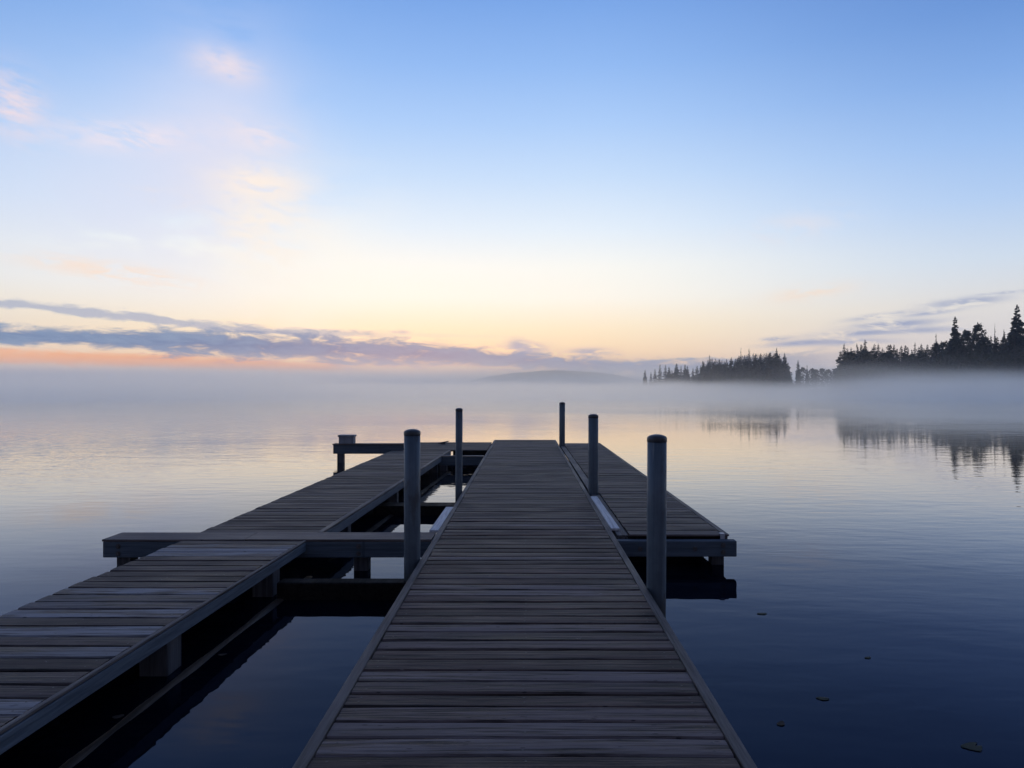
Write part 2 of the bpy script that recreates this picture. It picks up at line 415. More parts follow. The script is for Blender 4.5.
log_tube(bm, (-1.72, 2.2, -.044), (-1.62, 5.2, -.040), .050)
tag(obj('floating_log', bm, wood_mat('log_wood', (.014, .010, .007, 1), (.05, .037, .027, 1), (.07, .055, .04, 1), 'Y', .3), smooth=True),
    'brown log lying at the waterline along the near left walkway', 'log', 'logs under the left walkway')
bm = bmesh.new(); log_tube(bm, (-1.60, 5.7, -.042), (-1.30, 11.9, -.04), .055, segs=20)
tag(obj('floating_log', bm, W_DARK, smooth=True), 'dark log lying at the waterline along the far left walkway', 'log', 'logs under the left walkway')

# --- end platform and raised beam
ep = thing('end_platform', 'plank platform closing the far end between left and central walkways', 'dock platform', (-1.6, 14.1, DECK))
bm = deck_bm(13.3, 15.05, lambda y: -2.5, lambda y: -HW-.02, .125, gap=.006, nails=False)
att(obj('deck', bm, [W_FAR, M_NAIL]), ep)
boxo('fascia', -2.5, -HW-.02, 15.06, 15.10, .11, DECK+.01, W_BEAM, ep)
boxo('front_board', -1.38, -HW-.02, 13.25, 13.29, .11, DECK-.01, W_DARK, ep)
for x in (-2.45, -1.2): boxo('leg', x, x+.11, 14.5, 14.61, -1.4, DECK-.037, W_LEG, ep)
bm = bmesh.new()
box(bm, -1.80, -1.70, 14.72, 14.76, DECK+.0, DECK+.03, .004)
box(bm, -1.85, -1.62, 14.725, 14.755, DECK+.028, DECK+.05, .008, M=Matrix.Translation((-1.73, 14.74, DECK+.03)) @ Matrix.Rotation(-.18, 4, 'Y') @ Matrix.Translation((1.73, -14.74, -DECK-.03)))
tag(obj('dock_cleat', bm, M_CAP), 'small dark cleat on the far platform edge', 'cleat')
rb = thing('raised_beam', 'thick beam on a leg sticking out left at the far end, carrying a grey block', 'beam', (-3, 13.35, .36), 'cross timbers of the dock')
boxo('beam', -3.69, -2.33, 13.30, 13.48, .175, .350, W_BEAM, rb, .01)
boxo('top_board', -3.70, -2.33, 13.28, 13.50, .3505, .368, W_TOP, rb, .004)
boxo('leg', -3.62, -3.50, 13.33, 13.45, -1.4, .174, W_LEG, rb)
bm = bmesh.new()
box(bm, -3.585, -3.30, 13.31, 13.49, .369, .50, .008)
box(bm, -3.60, -3.285, 13.295, 13.505, .501, .535, .006)
tag(obj('wooden_block', bm, metal_mat('grey_paint', (.16, .17, .19, 1), (.24, .25, .27, 1), .6)), 'small grey capped block standing on the raised beam at far left', 'block')

def bolts(parent, pts, y):
    for x, z in pts:
        bm = bmesh.new()
        for r_, y0_, y1_ in ((.020, y-.003, y), (.012, y-.013, y-.003)):
            ra = [bm.verts.new((x+r_*math.cos(q*math.pi/3), y0_, z+r_*math.sin(q*math.pi/3))) for q in range(6)]
            rb_ = [bm.verts.new((x+r_*math.cos(q*math.pi/3), y1_, z+r_*math.sin(q*math.pi/3))) for q in range(6)]
            bm.faces.new(ra); bm.faces.new(rb_[::-1])
            for q in range(6): bm.faces.new((ra[q], ra[(q+1) % 6], rb_[(q+1) % 6], rb_[q]))
        att(obj('bolt', bm, M_NAIL), parent)
bolts(cb, [(-3.115, .205), (-3.115, .150), (-1.275, .205), (-1.275, .150), (-.86, .18)], 5.2995)
bolts(rw, [(.90, .16), (1.33, .16), (1.55, .19), (1.55, .135)], 5.4095)
# ------------------------------------------------------------------ mooring posts
def post(x, y, r, top, label):
    t = thing('mooring_post', label, 'post', (x, y, 0), 'round mooring posts beside the central walkway')
    t.rotation_euler = (random.uniform(-.004, .004), random.uniform(-.004, .004), random.random())
    bm = bmesh.new()
    n = 40
    prof = [(r, -1.6), (r, -.02), (r*1.002, .3), (r, .7), (r, top-r*.42-.018)]
    rings = [[bm.verts.new((rr*math.cos(q*2*math.pi/n), rr*math.sin(q*2*math.pi/n), z)) for q in range(n)] for rr, z in prof]
    for k in range(len(prof)-1):
        for q in range(n): bm.faces.new((rings[k][q], rings[k][(q+1) % n], rings[k+1][(q+1) % n], rings[k+1][q]))
    bm.faces.new(rings[0]); bm.faces.new(rings[-1][::-1])
    o = obj('pipe', bm, M_POST, t, True)
    bm = bmesh.new()
    q0 = r*.42
    prof = [(r*1.012, top-q0-.022), (r*1.03, top-q0-.020), (r*1.03, top-q0-.004)]+[(r*1.03*math.cos(a), top-q0+q0*math.sin(a)) for a in (.12, .4, .7, 1.0, 1.3)]
    rings = [[bm.verts.new((rr*math.cos(q*2*math.pi/n), rr*math.sin(q*2*math.pi/n), z)) for q in range(n)] for rr, z in prof]
    for k in range(len(prof)-1):
        for q in range(n): bm.faces.new((rings[k][q], rings[k][(q+1) % n], rings[k+1][(q+1) % n], rings[k+1][q]))
    c = bm.verts.new((0, 0, top))
    for q in range(n): bm.faces.new((rings[-1][q], rings[-1][(q+1) % n], c))
    obj('cap', bm, M_CAP, t, True)
G = .005
post(HW+.055+G-.003, 4.03, .056, EYE-.257, 'nearest and thickest-looking post, right of the central walkway')
post(HW+.057+G, 7.77, .056, EYE-.268, 'middle post on the right, beside the pale splice board')
post(HW+.06+G, 14.4, .060, EYE-.25, 'farthest post, right edge near the end of the walkway')
post(-HW-.055-G, 4.70, .055, EYE-.264, 'nearest post on the left, standing in front of the long crossbeam end')
post(-HW-.04-G, 7.85, .040, EYE-.204, 'slender pole on the left edge of the central walkway')

# ------------------------------------------------------------------ floating leaves
def leaf(px, py, L, W, rot, mat, name, label):
    L *= .78; W *= .78
    d = F*EYE/(py-CY); x = (px-CX)*d/F
    bm = bmesh.new(); n = 18; top = []; c0 = bm.verts.new((0, 0, .0028))
    for q in range(n):
        a = q*2*math.pi/n
        rr = 1+.12*math.sin(3*a+rot)+random.uniform(-.09, .09)
        if name == 'lily_pad' and abs(((a+math.pi) % (2*math.pi))-math.pi) < .2: rr = .25
        top.append(bm.verts.new((L*rr*math.cos(a), W*rr*math.sin(a), .0022+random.uniform(0, .0012))))
    for q in range(n): bm.faces.new((c0, top[q], top[(q+1) % n]))
    r = bmesh.ops.extrude_face_region(bm, geom=list(bm.faces))
    bmesh.ops.translate(bm, vec=(0, 0, -.002), verts=[v for v in r['geom'] if isinstance(v, bmesh.types.BMVert)])
    o = obj(name, bm, mat); o.location = (x, d, 0.0005); o.rotation_euler.z = rot
    tag(o, label, 'leaf', 'leaves floating on the lake')
leaf(973, 747, .055, .04, .4, M_LILY, 'lily_pad', 'largest dim green lily pad on dark water in the lower right')
leaf(823, 699, .035, .02, -.2, M_LILY, 'floating_leaf', 'oval bluish leaf floating right of the walkway edge')
leaf(781, 724, .03, .018, .9, M_DRY, 'floating_leaf', 'curled brown leaf floating close to the right walkway edge')
leaf(762, 614, .04, .02, .1, M_LILY, 'floating_leaf', 'pale flat leaf floating below the right walkway corner')
leaf(868, 658, .022, .013, .3, M_LILY, 'floating_leaf', 'tiny leaf on open water above the oval bluish leaf')
leaf(118, 717, .028, .02, .5, M_DRY, 'floating_leaf', 'pale leaf in black shade under the near left walkway')
leaf(222, 655, .03, .016, .2, M_DRY, 'floating_leaf', 'brown leaf beside the log by the near left walkway')

for _m in (M_LILY, M_DRY):
    next(n for n in _m.node_tree.nodes if n.type == 'BSDF_PRINCIPLED').inputs['Specular IOR Level'].default_value = .08
# ------------------------------------------------------------------ land
def fbm(x, y, s):
    return sum(math.sin(x*s*k+1.7*k)*math.cos(y*s*k*1.1+.6*k)/k for k in (1, 2, 3.3, 5.1))
M_LAND, _t, _b = material('shore_ground')
_n = _t.noise(_t.new('ShaderNodeNewGeometry').outputs['Position'], .4, 4, .6)
_t.l.new(_t.mix(_n, (.03, .035, .025, 1), (.07, .07, .05, 1)), _b.inputs['Base Color']); _b.inputs['Roughness'].default_value = .95
def mound_h(x, y, cx, cy, rx, ry, h):
    q = ((x-cx)/rx)**2+((y-cy)/ry)**2
    return h*(1-q)*1.0 if q < 1 else h*(1-q)*.6
def mound(name, cx, cy, rx, ry, h, mat, n=48, rough=0.0):
    bm = bmesh.new(); rows = []
    for j in range(n+1):
        row = []
        for i in range(n+1):
            x = cx+(i/n*2-1)*rx*1.15; y = cy+(j/n*2-1)*ry*1.15
            z = max(-1.0, mound_h(x, y, cx, cy, rx, ry, h)+.25*fbm(x, y, .12))
            if rough: z = max(-1.0, z+(random.uniform(0, rough) if z > 2 else 0))
            row.append(bm.verts.new((x, y, z)))
        rows.append(row)
    for j in range(n):
        for i in range(n):
            f = (rows[j][i], rows[j][i+1], rows[j+1][i+1], rows[j+1][i])
            if any(v.co.z > -.95 for v in f): bm.faces.new(f)
    bmesh.ops.delete(bm, geom=[v for v in bm.verts if not v.link_faces], context='VERTS')
    return tag(obj(name, bm, mat, smooth=True), kind='structure')
RS = (160, 186, 92, 36, 4.5)      # right shore
MS = (78, 252, 40, 26, 3.0)       # wooded point
LS = (62, 330, 40, 20, 1.5)       # low spit behind it
mound('shore', *RS, M_LAND); mound('shore', *MS, M_LAND); mound('shore', *LS, M_LAND)
mound('hill', 30, 640, 110, 45, 17.5, M_NEEDLE, n=120, rough=2.2)

# ------------------------------------------------------------------ trees
def trunk_bm(h, r, n=7):
    bm = bmesh.new(); segs = 6; rings = []
    ox = random.uniform(-.02, .02)*h
    for k in range(segs+1):
        u = k/segs; rr = r*(1-u)**.8+.015
        rings.append([bm.verts.new((rr*math.cos(q*2*math.pi/n)+ox*u*u, rr*math.sin(q*2*math.pi/n), h*u)) for q in range(n)])
    for k in range(segs):
        for q in range(n): bm.faces.new((rings[k][q], rings[k][(q+1) % n], rings[k+1][(q+1) % n], rings[k+1][q]))
    bm.faces.new(rings[-1])
    return bm
def spray(bm, p, d, L, w, droop):
    """one needle spray: a bent blade, pointed at the tip"""
    up = Vector((0, 0, 1)); side = d.cross(up)
    side = side.normalized() if side.length > .01 else Vector((1, 0, 0))
    side = Matrix.Rotation(random.uniform(-1.25, 1.25), 3, d) @ side
    a = p; b = p+d*L*.55+up*(-droop*L*.3); c = p+d*L+up*(-droop*L)
    v = [bm.verts.new(q) for q in (a-side*w*.25, a+side*w*.25, b+side*w*.5, b-side*w*.5, c)]
    bm.faces.new((v[0], v[1], v[2], v[3])); bm.faces.new((v[3], v[2], v[4]))
def conifer_mesh(h, rad, base, whorls, per, gap, seed, ragged=.3):
    random.seed(seed); bm = bmesh.new()
    for k in range(whorls):
        u = (k/(whorls-1))
        z = h*(base+(1-base)*u)
        rr = rad*((1-u)**.76)*random.uniform(1-ragged, 1.08)+.10
        nb = max(3, int(per*(1-u*.45)))
        a0 = random.random()*6.28
        for q in range(nb):
            if random.random() < gap: continue
            a = a0+q*2*math.pi/nb+random.uniform(-.3, .3)
            L = rr*random.uniform(.62, 1.12)
            d = Vector((math.cos(a), math.sin(a), 0))
            p = Vector((0, 0, z+random.uniform(-.15, .15)))
            dr = .12+.35*(1-u)*random.uniform(.6, 1.2) if u < .9 else -.2
            spray(bm, p, d, L, max(.3, .55*L), dr)
            for s in (-1, 1):                       # side sprays
                for f0 in (.35, .65):
                    d2 = (d+Vector((-d.y, d.x, 0))*s*.9).normalized()
                    spray(bm, p+d*L*f0+Vector((0, 0, -dr*L*f0*.8)), d2, L*.5*(1.2-f0), max(.22, .34*L), dr*1.1)
            if random.random() < .6:                # hanging twigs
                spray(bm, p+d*L*.5+Vector((0, 0, -dr*L*.4)), (d+Vector((0, 0, -1.2))).normalized(), L*.45, .34, .1)
    spray(bm, Vector((0, 0, h*.94)), Vector((.05, 0, 1)).normalized(), h*.06, .12, 0)
    return bm
def bushy_mesh(h, rad, base, clumps, seed):
    random.seed(seed); bm = bmesh.new()
    for k in range(clumps):
        u = random.random()
        z = h*(base+(1-base)*u)
        prof = math.sin(math.pi*min(1, (.12+u*.86)))**.7
        a = random.random()*6.28; rr = rad*prof*math.sqrt(random.random())
        c = Vector((rr*math.cos(a), rr*math.sin(a), z)); cr = rad*random.uniform(.14, .30)
        for q in range(26):
            v = Vector((random.gauss(0, 1), random.gauss(0, 1), random.gauss(0, .8))).normalized()*cr*random.uniform(.5, 1.05)
            t = Vector((random.uniform(-1, 1), random.uniform(-1, 1), random.uniform(-1, 1))).normalized()
            s = t.cross(v).normalized(); l = random.uniform(.13, .30)
            p = c+v
            vs = [bm.verts.new(p+t*l), bm.verts.new(p+s*l*.6), bm.verts.new(p-t*l), bm.verts.new(p-s*l*.6)]
            bm.faces.new(vs)
    return bm
protos = {}
def proto(key, kind, h, **k):
    seed = hash(key) % 1000 if False else sum(map(ord, key))*7
    random.seed(seed)
    tb = trunk_bm(h*.97, h*.014+.03)
    tm = bpy.data.meshes.new('trunk'); tb.to_mesh(tm); tb.free(); tm.materials.append(M_BARK)
    cb_ = conifer_mesh(h, seed=seed, **k) if kind == 'c' else bushy_mesh(h, seed=seed, **k)
    cm = bpy.data.meshes.new('crown'); cb_.to_mesh(cm); cb_.free(); cm.materials.append(M_NEEDLE if kind == 'c' else M_BROAD)
    protos[key] = (tm, cm, h)
proto('fir_a', 'c', 15, rad=3.3, base=.03, whorls=36, per=13, gap=.05)
proto('fir_b', 'c', 15, rad=2.9, base=.04, whorls=32, per=12, gap=.10, ragged=.4)
proto('fir_c', 'c', 15, rad=3.9, base=.03, whorls=32, per=14, gap=.07, ragged=.4)
proto('spire_a', 'c', 15, rad=1.9, base=.06, whorls=34, per=8, gap=.18, ragged=.5)
proto('spire_b', 'c', 15, rad=2.4, base=.05, whorls=32, per=9, gap=.15, ragged=.45)
proto('snag', 'c', 15, rad=.75, base=.25, whorls=26, per=5, gap=.35, ragged=.6)
proto('bush_a', 'b', 12, rad=2.9, base=.15, clumps=120)
proto('bush_b', 'b', 12, rad=2.3, base=.12, clumps=95)
random.seed(11)
def tree(key, name, x, y, z, h, label, cat, group, wide=1.0):
    tm, cm, ph = protos[key]
    t = thing(name, label, cat, (x, y, z), group)
    t.rotation_euler.z = random.random()*6.28
    s = h/ph; t.scale = (s*wide, s*wide, s)
    for n_, me in (('trunk', tm), ('crown', cm)):
        o = bpy.data.objects.new(n_, me); COL.objects.link(o); o.parent = t
    return t
def place(px, top_py, D, key, name, label, cat, group=None, wide=1.0):
    x = (px-CX)*D/F
    zt = EYE+(CY-top_py)*D/F
    zb = -.2
    for m_ in (RS, MS, LS): zb = max(zb, mound_h(x, D, *m_)+.25*fbm(x, D, .12)-.15)
    zb = max(zb, -.2)
    tree(key, name, x, D, zb, max(2.0, zt-zb), label, cat, group, wide)
def interp(pts, x):
    for (a, b_) in zip(pts, pts[1:]):
        if a[0] <= x <= b_[0]: return a[1]+(b_[1]-a[1])*(x-a[0])/(b_[0]-a[0])
    return pts[0][1] if x < pts[0][0] else pts[-1][1]
GR = 'conifers on the near right shore'
# the ones that stand out on the right
place(1017, 305, 168, 'fir_a', 'conifer_tree', 'tallest conifer, on the right shore at the picture edge', 'tree', GR, 1.1)
place(955, 317, 170, 'fir_a', 'conifer_tree', 'tall tapering conifer standing alone above the middle of the right forest', 'tree', GR, 1.0)
place(936, 334, 176, 'spire_a', 'conifer_tree', 'thin pointed conifer left of the tall lone conifer', 'tree', GR)
place(995, 324, 176, 'snag', 'dead_tree', 'bare thin snag left of the tallest conifer', 'tree')
place(1004, 330, 174, 'spire_a', 'conifer_tree', 'small spire between the snag and the tallest conifer', 'tree', GR)
place(979, 325, 172, 'bush_b', 'bushy_tree', 'round-topped tree with the higher crown beside the tall lone conifer', 'tree', 'round-topped trees on the right shore')
place(967, 332, 171, 'bush_a', 'bushy_tree', 'broad round-topped tree just right of the tall lone conifer', 'tree', 'round-topped trees on the right shore')
place(844, 344, 162, 'fir_b', 'conifer_tree', 'leftmost pointed conifer of the right forest edge', 'tree', GR, .95)
place(857, 344, 164, 'spire_b', 'conifer_tree', 'slim conifer second from the left edge of the right forest', 'tree', GR, 1.2)
place(865, 340, 166, 'fir_a', 'conifer_tree', 'tallest conifer at the left end of the right forest', 'tree', GR, .9)
sky = [(836, 350), (842, 346), (865, 344), (880, 343), (892, 341), (905, 343), (920, 341), (940, 338), (960, 336), (985, 333), (1005, 332), (1024, 326), (1150, 322)]
LB = 'dark conifer of the dense right shore forest'
for i in range(84):
    px = 840+(1120-840)*(i+random.uniform(.1, .9))/84
    D = random.choice((163, 168, 176, 186))+random.uniform(-3, 3)
    if px < 850: D = 166
    py = interp(sky, px)+random.uniform(0, 4)+abs(random.gauss(0, 2.2))
    k = random.choice(('fir_a', 'fir_b', 'fir_c', 'spire_b', 'fir_c'))
    if random.random() < .13 and px > 872:
        place(px, py+2, D, random.choice(('bush_a', 'bush_b')), 'bushy_tree', 'dark round-topped tree of the dense right shore forest', 'tree', 'round-topped trees inside the right forest', random.uniform(1.1, 1.5))
    else:
        place(px, py, D, k, 'conifer_tree', LB, 'tree', GR, random.uniform(1.0, 1.45))
for i in range(22):
    px = 846+(1110-846)*(i+random.uniform(.1, .9))/22
    place(px, random.uniform(352, 362), 157+random.uniform(-2, 3), random.choice(('bush_a', 'bush_b')), 'bushy_tree', 'low round broadleaf tree along the right shore edge', 'tree', 'low broadleaf trees on the right shore edge', 1.3)
GM = 'conifers on the wooded point'
sky2 = [(698, 372), (702, 360), (712, 357), (725, 358), (740, 355), (748, 352), (762, 353), (776, 351), (783, 356), (790, 362)]
LM = 'conifer of the wooded point left of the right forest'
place(776.5, 348, 240, 'fir_b', 'conifer_tree', 'tallest conifer of the wooded point', 'tree', GM, .9)
place(749, 349, 243, 'spire_b', 'conifer_tree', 'pointed conifer at the middle of the wooded point', 'tree', GM)
place(741, 347.5, 246, 'snag', 'dead_tree', 'bare snag poking above the wooded point', 'tree')
place(784.5, 353, 239, 'fir_c', 'conifer_tree', 'spreading conifer at the right end of the wooded point', 'tree', GM, 1.0)
place(798, 360, 244, 'fir_b', 'conifer_tree', 'pointed conifer standing just right of the wooded point', 'tree', GM)
place(807, 365, 244, 'spire_b', 'conifer_tree', 'small lone conifer between the wooded point and the right forest', 'tree', GM)
place(709.5, 355, 240, 'spire_b', 'conifer_tree', 'pointed conifer at the left end of the wooded point', 'tree', GM)
for px, py in ((803, 368), (812, 369), (816, 370), (822, 369), (828, 370), (834, 371)):
    place(px, py, 246, 'bush_a', 'bushy_tree', 'low rounded tree in the gap before the right forest', 'tree', 'low trees in the gap', 1.2)
for i in range(54):
    px = 700+(788-700)*(i+random.uniform(.1, .9))/54
    D = random.choice((238, 243, 250, 258))+random.uniform(-2, 2)
    py = interp(sky2, px)+abs(random.gauss(0, 2.4))+.5
    place(px, py, D, random.choice(('fir_a', 'fir_b', 'spire_b', 'fir_c', 'spire_a')), 'conifer_tree', LM, 'tree', GM, random.uniform(1.1, 1.5))
GL = 'thin far trees on the low spit'
for px, py in ((645, 370), (655, 369), (660, 364.5), (665.5, 365), (669, 367), (676.5, 363.5), (681, 366), (685, 364.5), (687.5, 366), (693, 368), (697, 366), (651, 372), (672, 370)):
    place(px, py, 318+random.uniform(-6, 12), random.choice(('fir_b', 'fir_a', 'spire_b')), 'conifer_tree', 'faint thin conifer in the straggling row left of the wooded point', 'tree', GL, random.uniform(1.1, 1.7))

# ------------------------------------------------------------------ mist and haze
def vol_box(name, x0, x1, y0, y1, z0, z1):
    bm = bmesh.new(); box(bm, x0, x1, y0, y1, z0, z1)
    m = bpy.data.materials.new(name); m.use_nodes = True
    for n in list(m.node_tree.nodes): m.node_tree.nodes.remove(n)
    t = NT(m.node_tree); out = t.new('ShaderNodeOutputMaterial'); v = t.new('ShaderNodeVolumePrincipled')
    t.l.new(v.outputs[0], out.inputs['Volume'])
    o = obj(name, bm, m); tag(o, kind='stuff')
    return m, t, v
m, t, v = vol_box('mist', -800, 800, 18, 900, -.4, 26)
v.inputs['Color'].default_value = (1, 1, 1, 1); v.inputs['Anisotropy'].default_value = .88
P = t.new('ShaderNodeNewGeometry').outputs['Position']
x, y, z = t.sep(P)
n1 = t.noise(t.xyz(t.m('MULTIPLY', x, .022), t.m('MULTIPLY', y, .03), t.m('MULTIPLY', z, .16)), 1.0, 2.0, .55)
n1 = t.mr(n1, .28, .72)
Hh = t.m('MULTIPLY_ADD', n1, 2.7, .75)
zz = t.m('DIVIDE', z, Hh); zz = t.m('MULTIPLY', zz, zz)
fall = t.m('EXPONENT', t.m('MULTIPLY', t.m('MULTIPLY', zz, zz), -1.0))
d1 = t.m('MULTIPLY', t.m('MULTIPLY', fall, t.mr(y, 28.0, 92.0)), t.m('MULTIPLY_ADD', n1, .06, .012))
z2 = t.m('DIVIDE', z, 14.0)
d2 = t.m('MULTIPLY', t.m('MULTIPLY', t.m('EXPONENT', t.m('MULTIPLY', t.m('MULTIPLY', z2, z2), -1.0)), t.mr(y, 320.0, 460.0)), .016)
t.l.new(t.m('ADD', d1, d2), v.inputs['Density'])
m.cycles.volume_step_rate = .08
HAZE = True
if HAZE:
    m, t, v = vol_box('haze', -1560, 1560, -150, 1560, -1.6, 28)
    v.inputs['Color'].default_value = (.93, .95, 1, 1); v.inputs['Density'].default_value = .0004; v.inputs['Anisotropy'].default_value = .5

# ------------------------------------------------------------------ sky
W = bpy.data.worlds.new('World'); S.world = W; W.use_nodes = True
for n in list(W.node_tree.nodes): W.node_tree.nodes.remove(n)
t = NT(W.node_tree)
SUN_EL, SUN_AZ = 1.5, -9.0
D_ = t.new('ShaderNodeTexCoord').outputs['Generated']
nrm = t.new('ShaderNodeVectorMath', operation='NORMALIZE'); t.l.new(D_, nrm.inputs[0])
dx, dy, dz = t.sep(nrm.outputs[0])
az = t.m('MULTIPLY', t.m('ARCTAN2', dx, dy), 180/math.pi)
el = t.m('MULTIPLY', t.m('ARCSINE', t.m('MAXIMUM', t.m('MINIMUM', dz, 1.0), -1.0)), 180/math.pi)
def azel(px, py):
    return (math.degrees(math.atan((px-CX)/F)), math.degrees(math.atan((CY-py)/math.hypot(F, px-CX))))
e01 = t.m('DIVIDE', el, 90.0)
def st(l): return [(e/90.0, lin(c)) for e, c in l]
warm = t.ramp(e01, st([(0, (242, 212, 192)), (2.5, (253, 218, 180)), (5, (255, 236, 205)), (7.5, (254, 249, 238)), (10, (250, 250, 245)), (13, (228, 240, 252)), (17, (199, 223, 252)), (21, (171, 205, 250)), (25, (145, 186, 243)), (30, (116, 162, 230)), (45, (84, 118, 180)), (90, (66, 86, 130))]))
cool = t.ramp(e01, st([(0, (206, 201, 213)), (3, (215, 211, 216)), (6, (224, 222, 222)), (9, (207, 221, 238)), (13, (177, 205, 243)), (17, (152, 189, 240)), (21, (126, 168, 229)), (25, (104, 148, 215)), (30, (86, 128, 200)), (45, (74, 104, 162)), (90, (64, 84, 126))]))
daz = t.m('ABSOLUTE', t.m('SUBTRACT', az, SUN_AZ))
f_az = t.mr(daz, 12.0, 48.0)
grad = t.mix(f_az, warm, cool)
hd = t.m('ADD', t.m('MULTIPLY', dx, math.sin(R(SUN_AZ))), t.m('MULTIPLY', dy, math.cos(R(SUN_AZ))))
back = t.mr(hd, -.6, .5)
dusk = t.ramp(e01, st([(0, (128, 124, 140)), (12, (112, 116, 142)), (35, (86, 98, 136)), (90, (66, 86, 126))]))
grad = t.mix(back, dusk, grad)
nish = t.new('ShaderNodeTexSky', sky_type='NISHITA'); nish.sun_disc = False
nish.sun_elevation = R(SUN_EL); nish.sun_rotation = R(SUN_AZ); nish.altitude = 200
n_ = t.new('ShaderNodeVectorMath', operation='SCALE'); t.l.new(nish.outputs[0], n_.inputs[0]); n_.inputs['Scale'].default_value = 1.0
uv0 = t.xyz(t.m('MULTIPLY', az, .10), t.m('MULTIPLY', el, .42), 0.0)
wisp = t.noise(t.xyz(t.m('MULTIPLY', az, .30), t.m('MULTIPLY_ADD', el, .75, t.m('MULTIPLY', az, .12)), 2.0), 1.0, 4.0, .62, .9)
fine = t.noise(t.xyz(t.m('MULTIPLY', az, .38), t.m('MULTIPLY_ADD', el, 1.5, t.m('MULTIPLY', az, .06)), 5.0), 1.0, 6.0, .66, .45)
big = t.noise(t.xyz(t.m('MULTIPLY', az, .075), t.m('MULTIPLY', el, .22), 9.0), 1.0, 3.0, .55, .8)
wf = t.m('ADD', t.m('MULTIPLY', wisp, .55), t.m('MULTIPLY', fine, .45))
col = grad
def blob(px, py, wx, wy, rot, strength, color, noise=wisp, lo=.38, hi=.62):
    global col
    a, e = azel(px, py); wu = wx/F*57.3*math.cos(R(a))**2; wv = wy/F*57.3*math.cos(R(a))
    du = t.m('MULTIPLY', t.m('SUBTRACT', az, a), 1/wu); dv = t.m('MULTIPLY', t.m('SUBTRACT', el, e), 1/wv)
    if rot:
        c_, s_ = math.cos(rot), math.sin(rot); k = wu/wv
        du2 = t.m('ADD', t.m('MULTIPLY', du, c_), t.m('MULTIPLY', dv, s_/k)); dv = t.m('SUBTRACT', t.m('MULTIPLY', dv, c_), t.m('MULTIPLY', du, s_*k)); du = du2
    r2 = t.m('ADD', t.m('MULTIPLY', du, du), t.m('MULTIPLY', dv, dv))
    g_ = t.m('EXPONENT', t.m('MULTIPLY', r2, -1.0))
    mk = t.m('MULTIPLY', g_, t.mr(noise, lo, hi))
    col = t.mix(t.m('MULTIPLY', mk, strength, clamp=True), col, lin(color))
PK = (240, 222, 226); CR = (252, 238, 228); LV = (214, 216, 236)
# broad veil and the pink wisps in it
blob(215, 165, 80, 95, -.25, .9, (220, 222, 243), big, .22, .50)
blob(110, 200, 130, 80, 0, .5, (214, 220, 244), big, .28, .55)
blob(290, 255, 90, 70, 0, .55, (254, 250, 240), big, .30, .6)
blob(226, 66, 32, 14, -.1, 1.0, (232, 222, 234), wf, 0.30, 0.55)
blob(12, 106, 32, 28, .2, .95, (238, 222, 230), wf, 0.36, 0.59)
blob(130, 137, 66, 13, .14, 1.0, (236, 228, 240), wf, 0.37, 0.57)
blob(258, 136, 34, 14, -.1, .9, (236, 228, 238), wf, 0.37, 0.59)
blob(258, 185, 42, 16, 0, 1.0, CR, wf, 0.32, 0.55)
blob(155, 198, 36, 9, 0, .7, (236, 226, 228), wf, 0.46, 0.63)
blob(265, 232, 48, 42, -.4, .85, (253, 242, 230), wf, 0.34, 0.60)
blob(115, 272, 80, 9, -.08, .85, (252, 226, 206), fine, .36, .58)
blob(790, 228, 50, 12, .1, .7, (226, 226, 236), wisp, .38, .6)
blob(808, 293, 40, 7, .1, .7, (246, 224, 206), fine, .34, .58)
# band clouds drawn along a centre line
def N(px): return (azel(px, 380)[0]+45)/90
s01 = t.m('MULTIPLY_ADD', az, 1/90, .5)
def band(pts, noise, namp, color, strength, soft=.55, amps=None):
    """pts: (px, centre py, half thickness px)"""
    global col
    cl = []; tl = []
    for px, py, h in pts:
        a, e = azel(px, py); e2 = azel(px, py-h)[1]
        cl.append(((a+45)/90, e/20)); tl.append(((a+45)/90, (e2-e)/4))
    c_ = t.m('MULTIPLY', t.curve(s01, cl), 20.0); th = t.m('MULTIPLY', t.curve(s01, tl), 4.0)
    d = t.m('DIVIDE', t.m('ABSOLUTE', t.m('SUBTRACT', el, c_)), t.m('MAXIMUM', th, .02))
    mk = t.mr(t.m('ADD', t.m('SUBTRACT', 1.0, d), t.m('MULTIPLY', t.m('SUBTRACT', noise, .5), namp)), 0.0, soft)
    if amps: mk = t.m('MULTIPLY', mk, t.curve(s01, [(N(px), v_) for px, v_ in amps]))
    ahead = t.mr(daz, 62.0, 80.0, 1.0, 0.0)
    col = t.mix(t.m('MULTIPLY', t.m('MULTIPLY', mk, strength), ahead, clamp=True), col, color if isinstance(color, bpy.types.NodeSocket) else lin(color))
# pink glow strip under the main band
band([(-200, 352, 13), (0, 356, 11), (100, 359, 11), (200, 363, 11), (310, 367, 8), (420, 371, 6), (600, 372, 4), (1100, 372, 3)], fine, 1.6, (255, 176, 124), .95, .8, [(-200, .6), (0, .8), (150, .95), (310, 1.0), (350, .35), (460, .1), (1100, 0)])
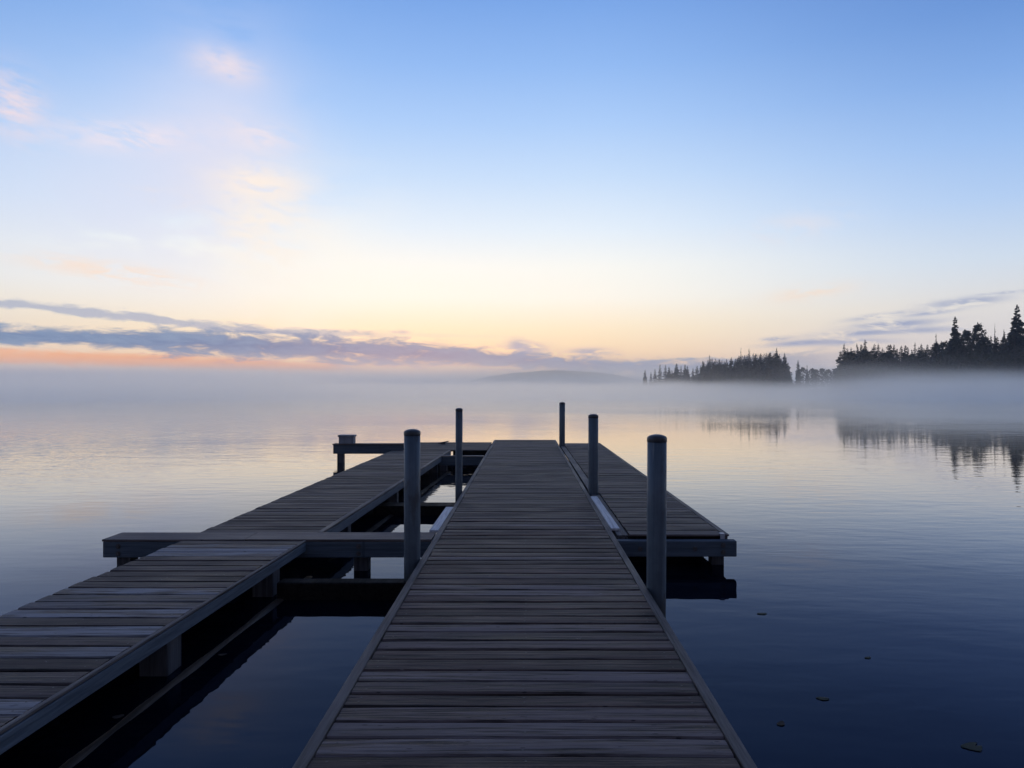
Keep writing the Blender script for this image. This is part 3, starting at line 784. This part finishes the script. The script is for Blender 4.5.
# high thin grey wisp at left
band([(-200, 285, 12), (0, 303, 7), (80, 311, 8), (150, 319, 7), (230, 328, 7), (330, 334, 7), (420, 335, 3), (1100, 340, 1)], fine, 3.0, (160, 172, 200), .85, .8, [(-200, .9), (0, .9), (200, .9), (330, .7), (420, .15), (1100, 0)])
shade = t.mix(t.mr(fine, .3, .7), lin((70, 116, 170)), lin((112, 146, 186)))
band([(-200, 320, 18), (0, 335, 12), (100, 339, 14), (200, 343, 18), (320, 349, 20), (400, 353, 17), (500, 360, 14), (600, 367, 12), (700, 368, 11), (760, 364, 11), (840, 356, 12), (930, 345, 10), (1100, 330, 8)], fine, 2.5, shade, .97, .75, [(-200, .9), (0, .95), (250, 1), (500, 1), (700, .95), (800, .5), (850, .15), (920, 0), (1100, 0)])
gw = (146, 160, 196)
for px, py, wx, wy, rot, s_ in ((965, 302, 36, 4, .05, 1.0), (1000, 293, 24, 1.6, .04, .6), (880, 316, 30, 2.6, .10, .9), (895, 324, 42, 3.6, .03, 1.0), (930, 313, 26, 2.2, .08, .8), (800, 343, 34, 3, .05, .9), (775, 339, 16, 2, .05, .8), (862, 333, 46, 3.2, .02, .9), (925, 330, 36, 3, .0, .7), (850, 342, 40, 3.4, .0, .8), (518, 344, 10, 5, 0, .7), (528, 348, 20, 5, 0, .8), (590, 352, 22, 4, 0, .8), (400, 332, 8, 2, 0, .6)):
    blob(px, py, wx, wy, rot, s_, gw, fine, .36, .54)
bg1 = t.new('ShaderNodeBackground'); t.l.new(n_.outputs[0], bg1.inputs[0]); bg1.inputs[1].default_value = .012
bg2 = t.new('ShaderNodeBackground'); t.l.new(col, bg2.inputs[0]); bg2.inputs[1].default_value = 1.0
ad = t.new('ShaderNodeAddShader'); t.l.new(bg1.outputs[0], ad.inputs[0]); t.l.new(bg2.outputs[0], ad.inputs[1])
wo = t.new('ShaderNodeOutputWorld'); t.l.new(ad.outputs[0], wo.inputs[0])
W.cycles.sampling_method = 'MANUAL'; W.cycles.sample_map_resolution = 1024

# very wide warm lamp for the dawn glow, added to tint the mist
L = bpy.data.lights.new('dawn_glow', 'SUN'); L.energy = .15; L.angle = R(150); L.color = (1, .72, .56)
so = bpy.data.objects.new('dawn_glow', L); COL.objects.link(so)
d = Vector((math.sin(R(SUN_AZ))*math.cos(R(SUN_EL)), math.cos(R(SUN_AZ))*math.cos(R(SUN_EL)), math.sin(R(SUN_EL))))
so.rotation_euler = d.to_track_quat('Z', 'Y').to_euler(); so.location = d*200

# ------------------------------------------------------------------ camera and render
cam = bpy.data.cameras.new('camera'); co = bpy.data.objects.new('camera', cam); COL.objects.link(co); S.camera = co
co.location = (0, 0, EYE); co.rotation_euler = (R(90), 0, 0)
cam.sensor_width = 36; cam.lens = 36*F/1024
cam.shift_x = (512-CX)/1024; cam.shift_y = (CY-384)/1024
cam.clip_start = .05; cam.clip_end = 6000
S.render.engine = 'CYCLES'
c = S.cycles
c.max_bounces = 12; c.diffuse_bounces = 3; c.glossy_bounces = 4; c.volume_bounces = 10; c.volume_max_steps = 256; c.transparent_max_bounces = 8
c.use_denoising = True; c.denoiser = 'OPENIMAGEDENOISE'
c.sample_clamp_indirect = 4
c.use_adaptive_sampling = True; c.adaptive_threshold = .02
S.view_settings.view_transform = 'Standard'; S.view_settings.look = 'None'
S.view_settings.exposure = 0; S.view_settings.gamma = 1
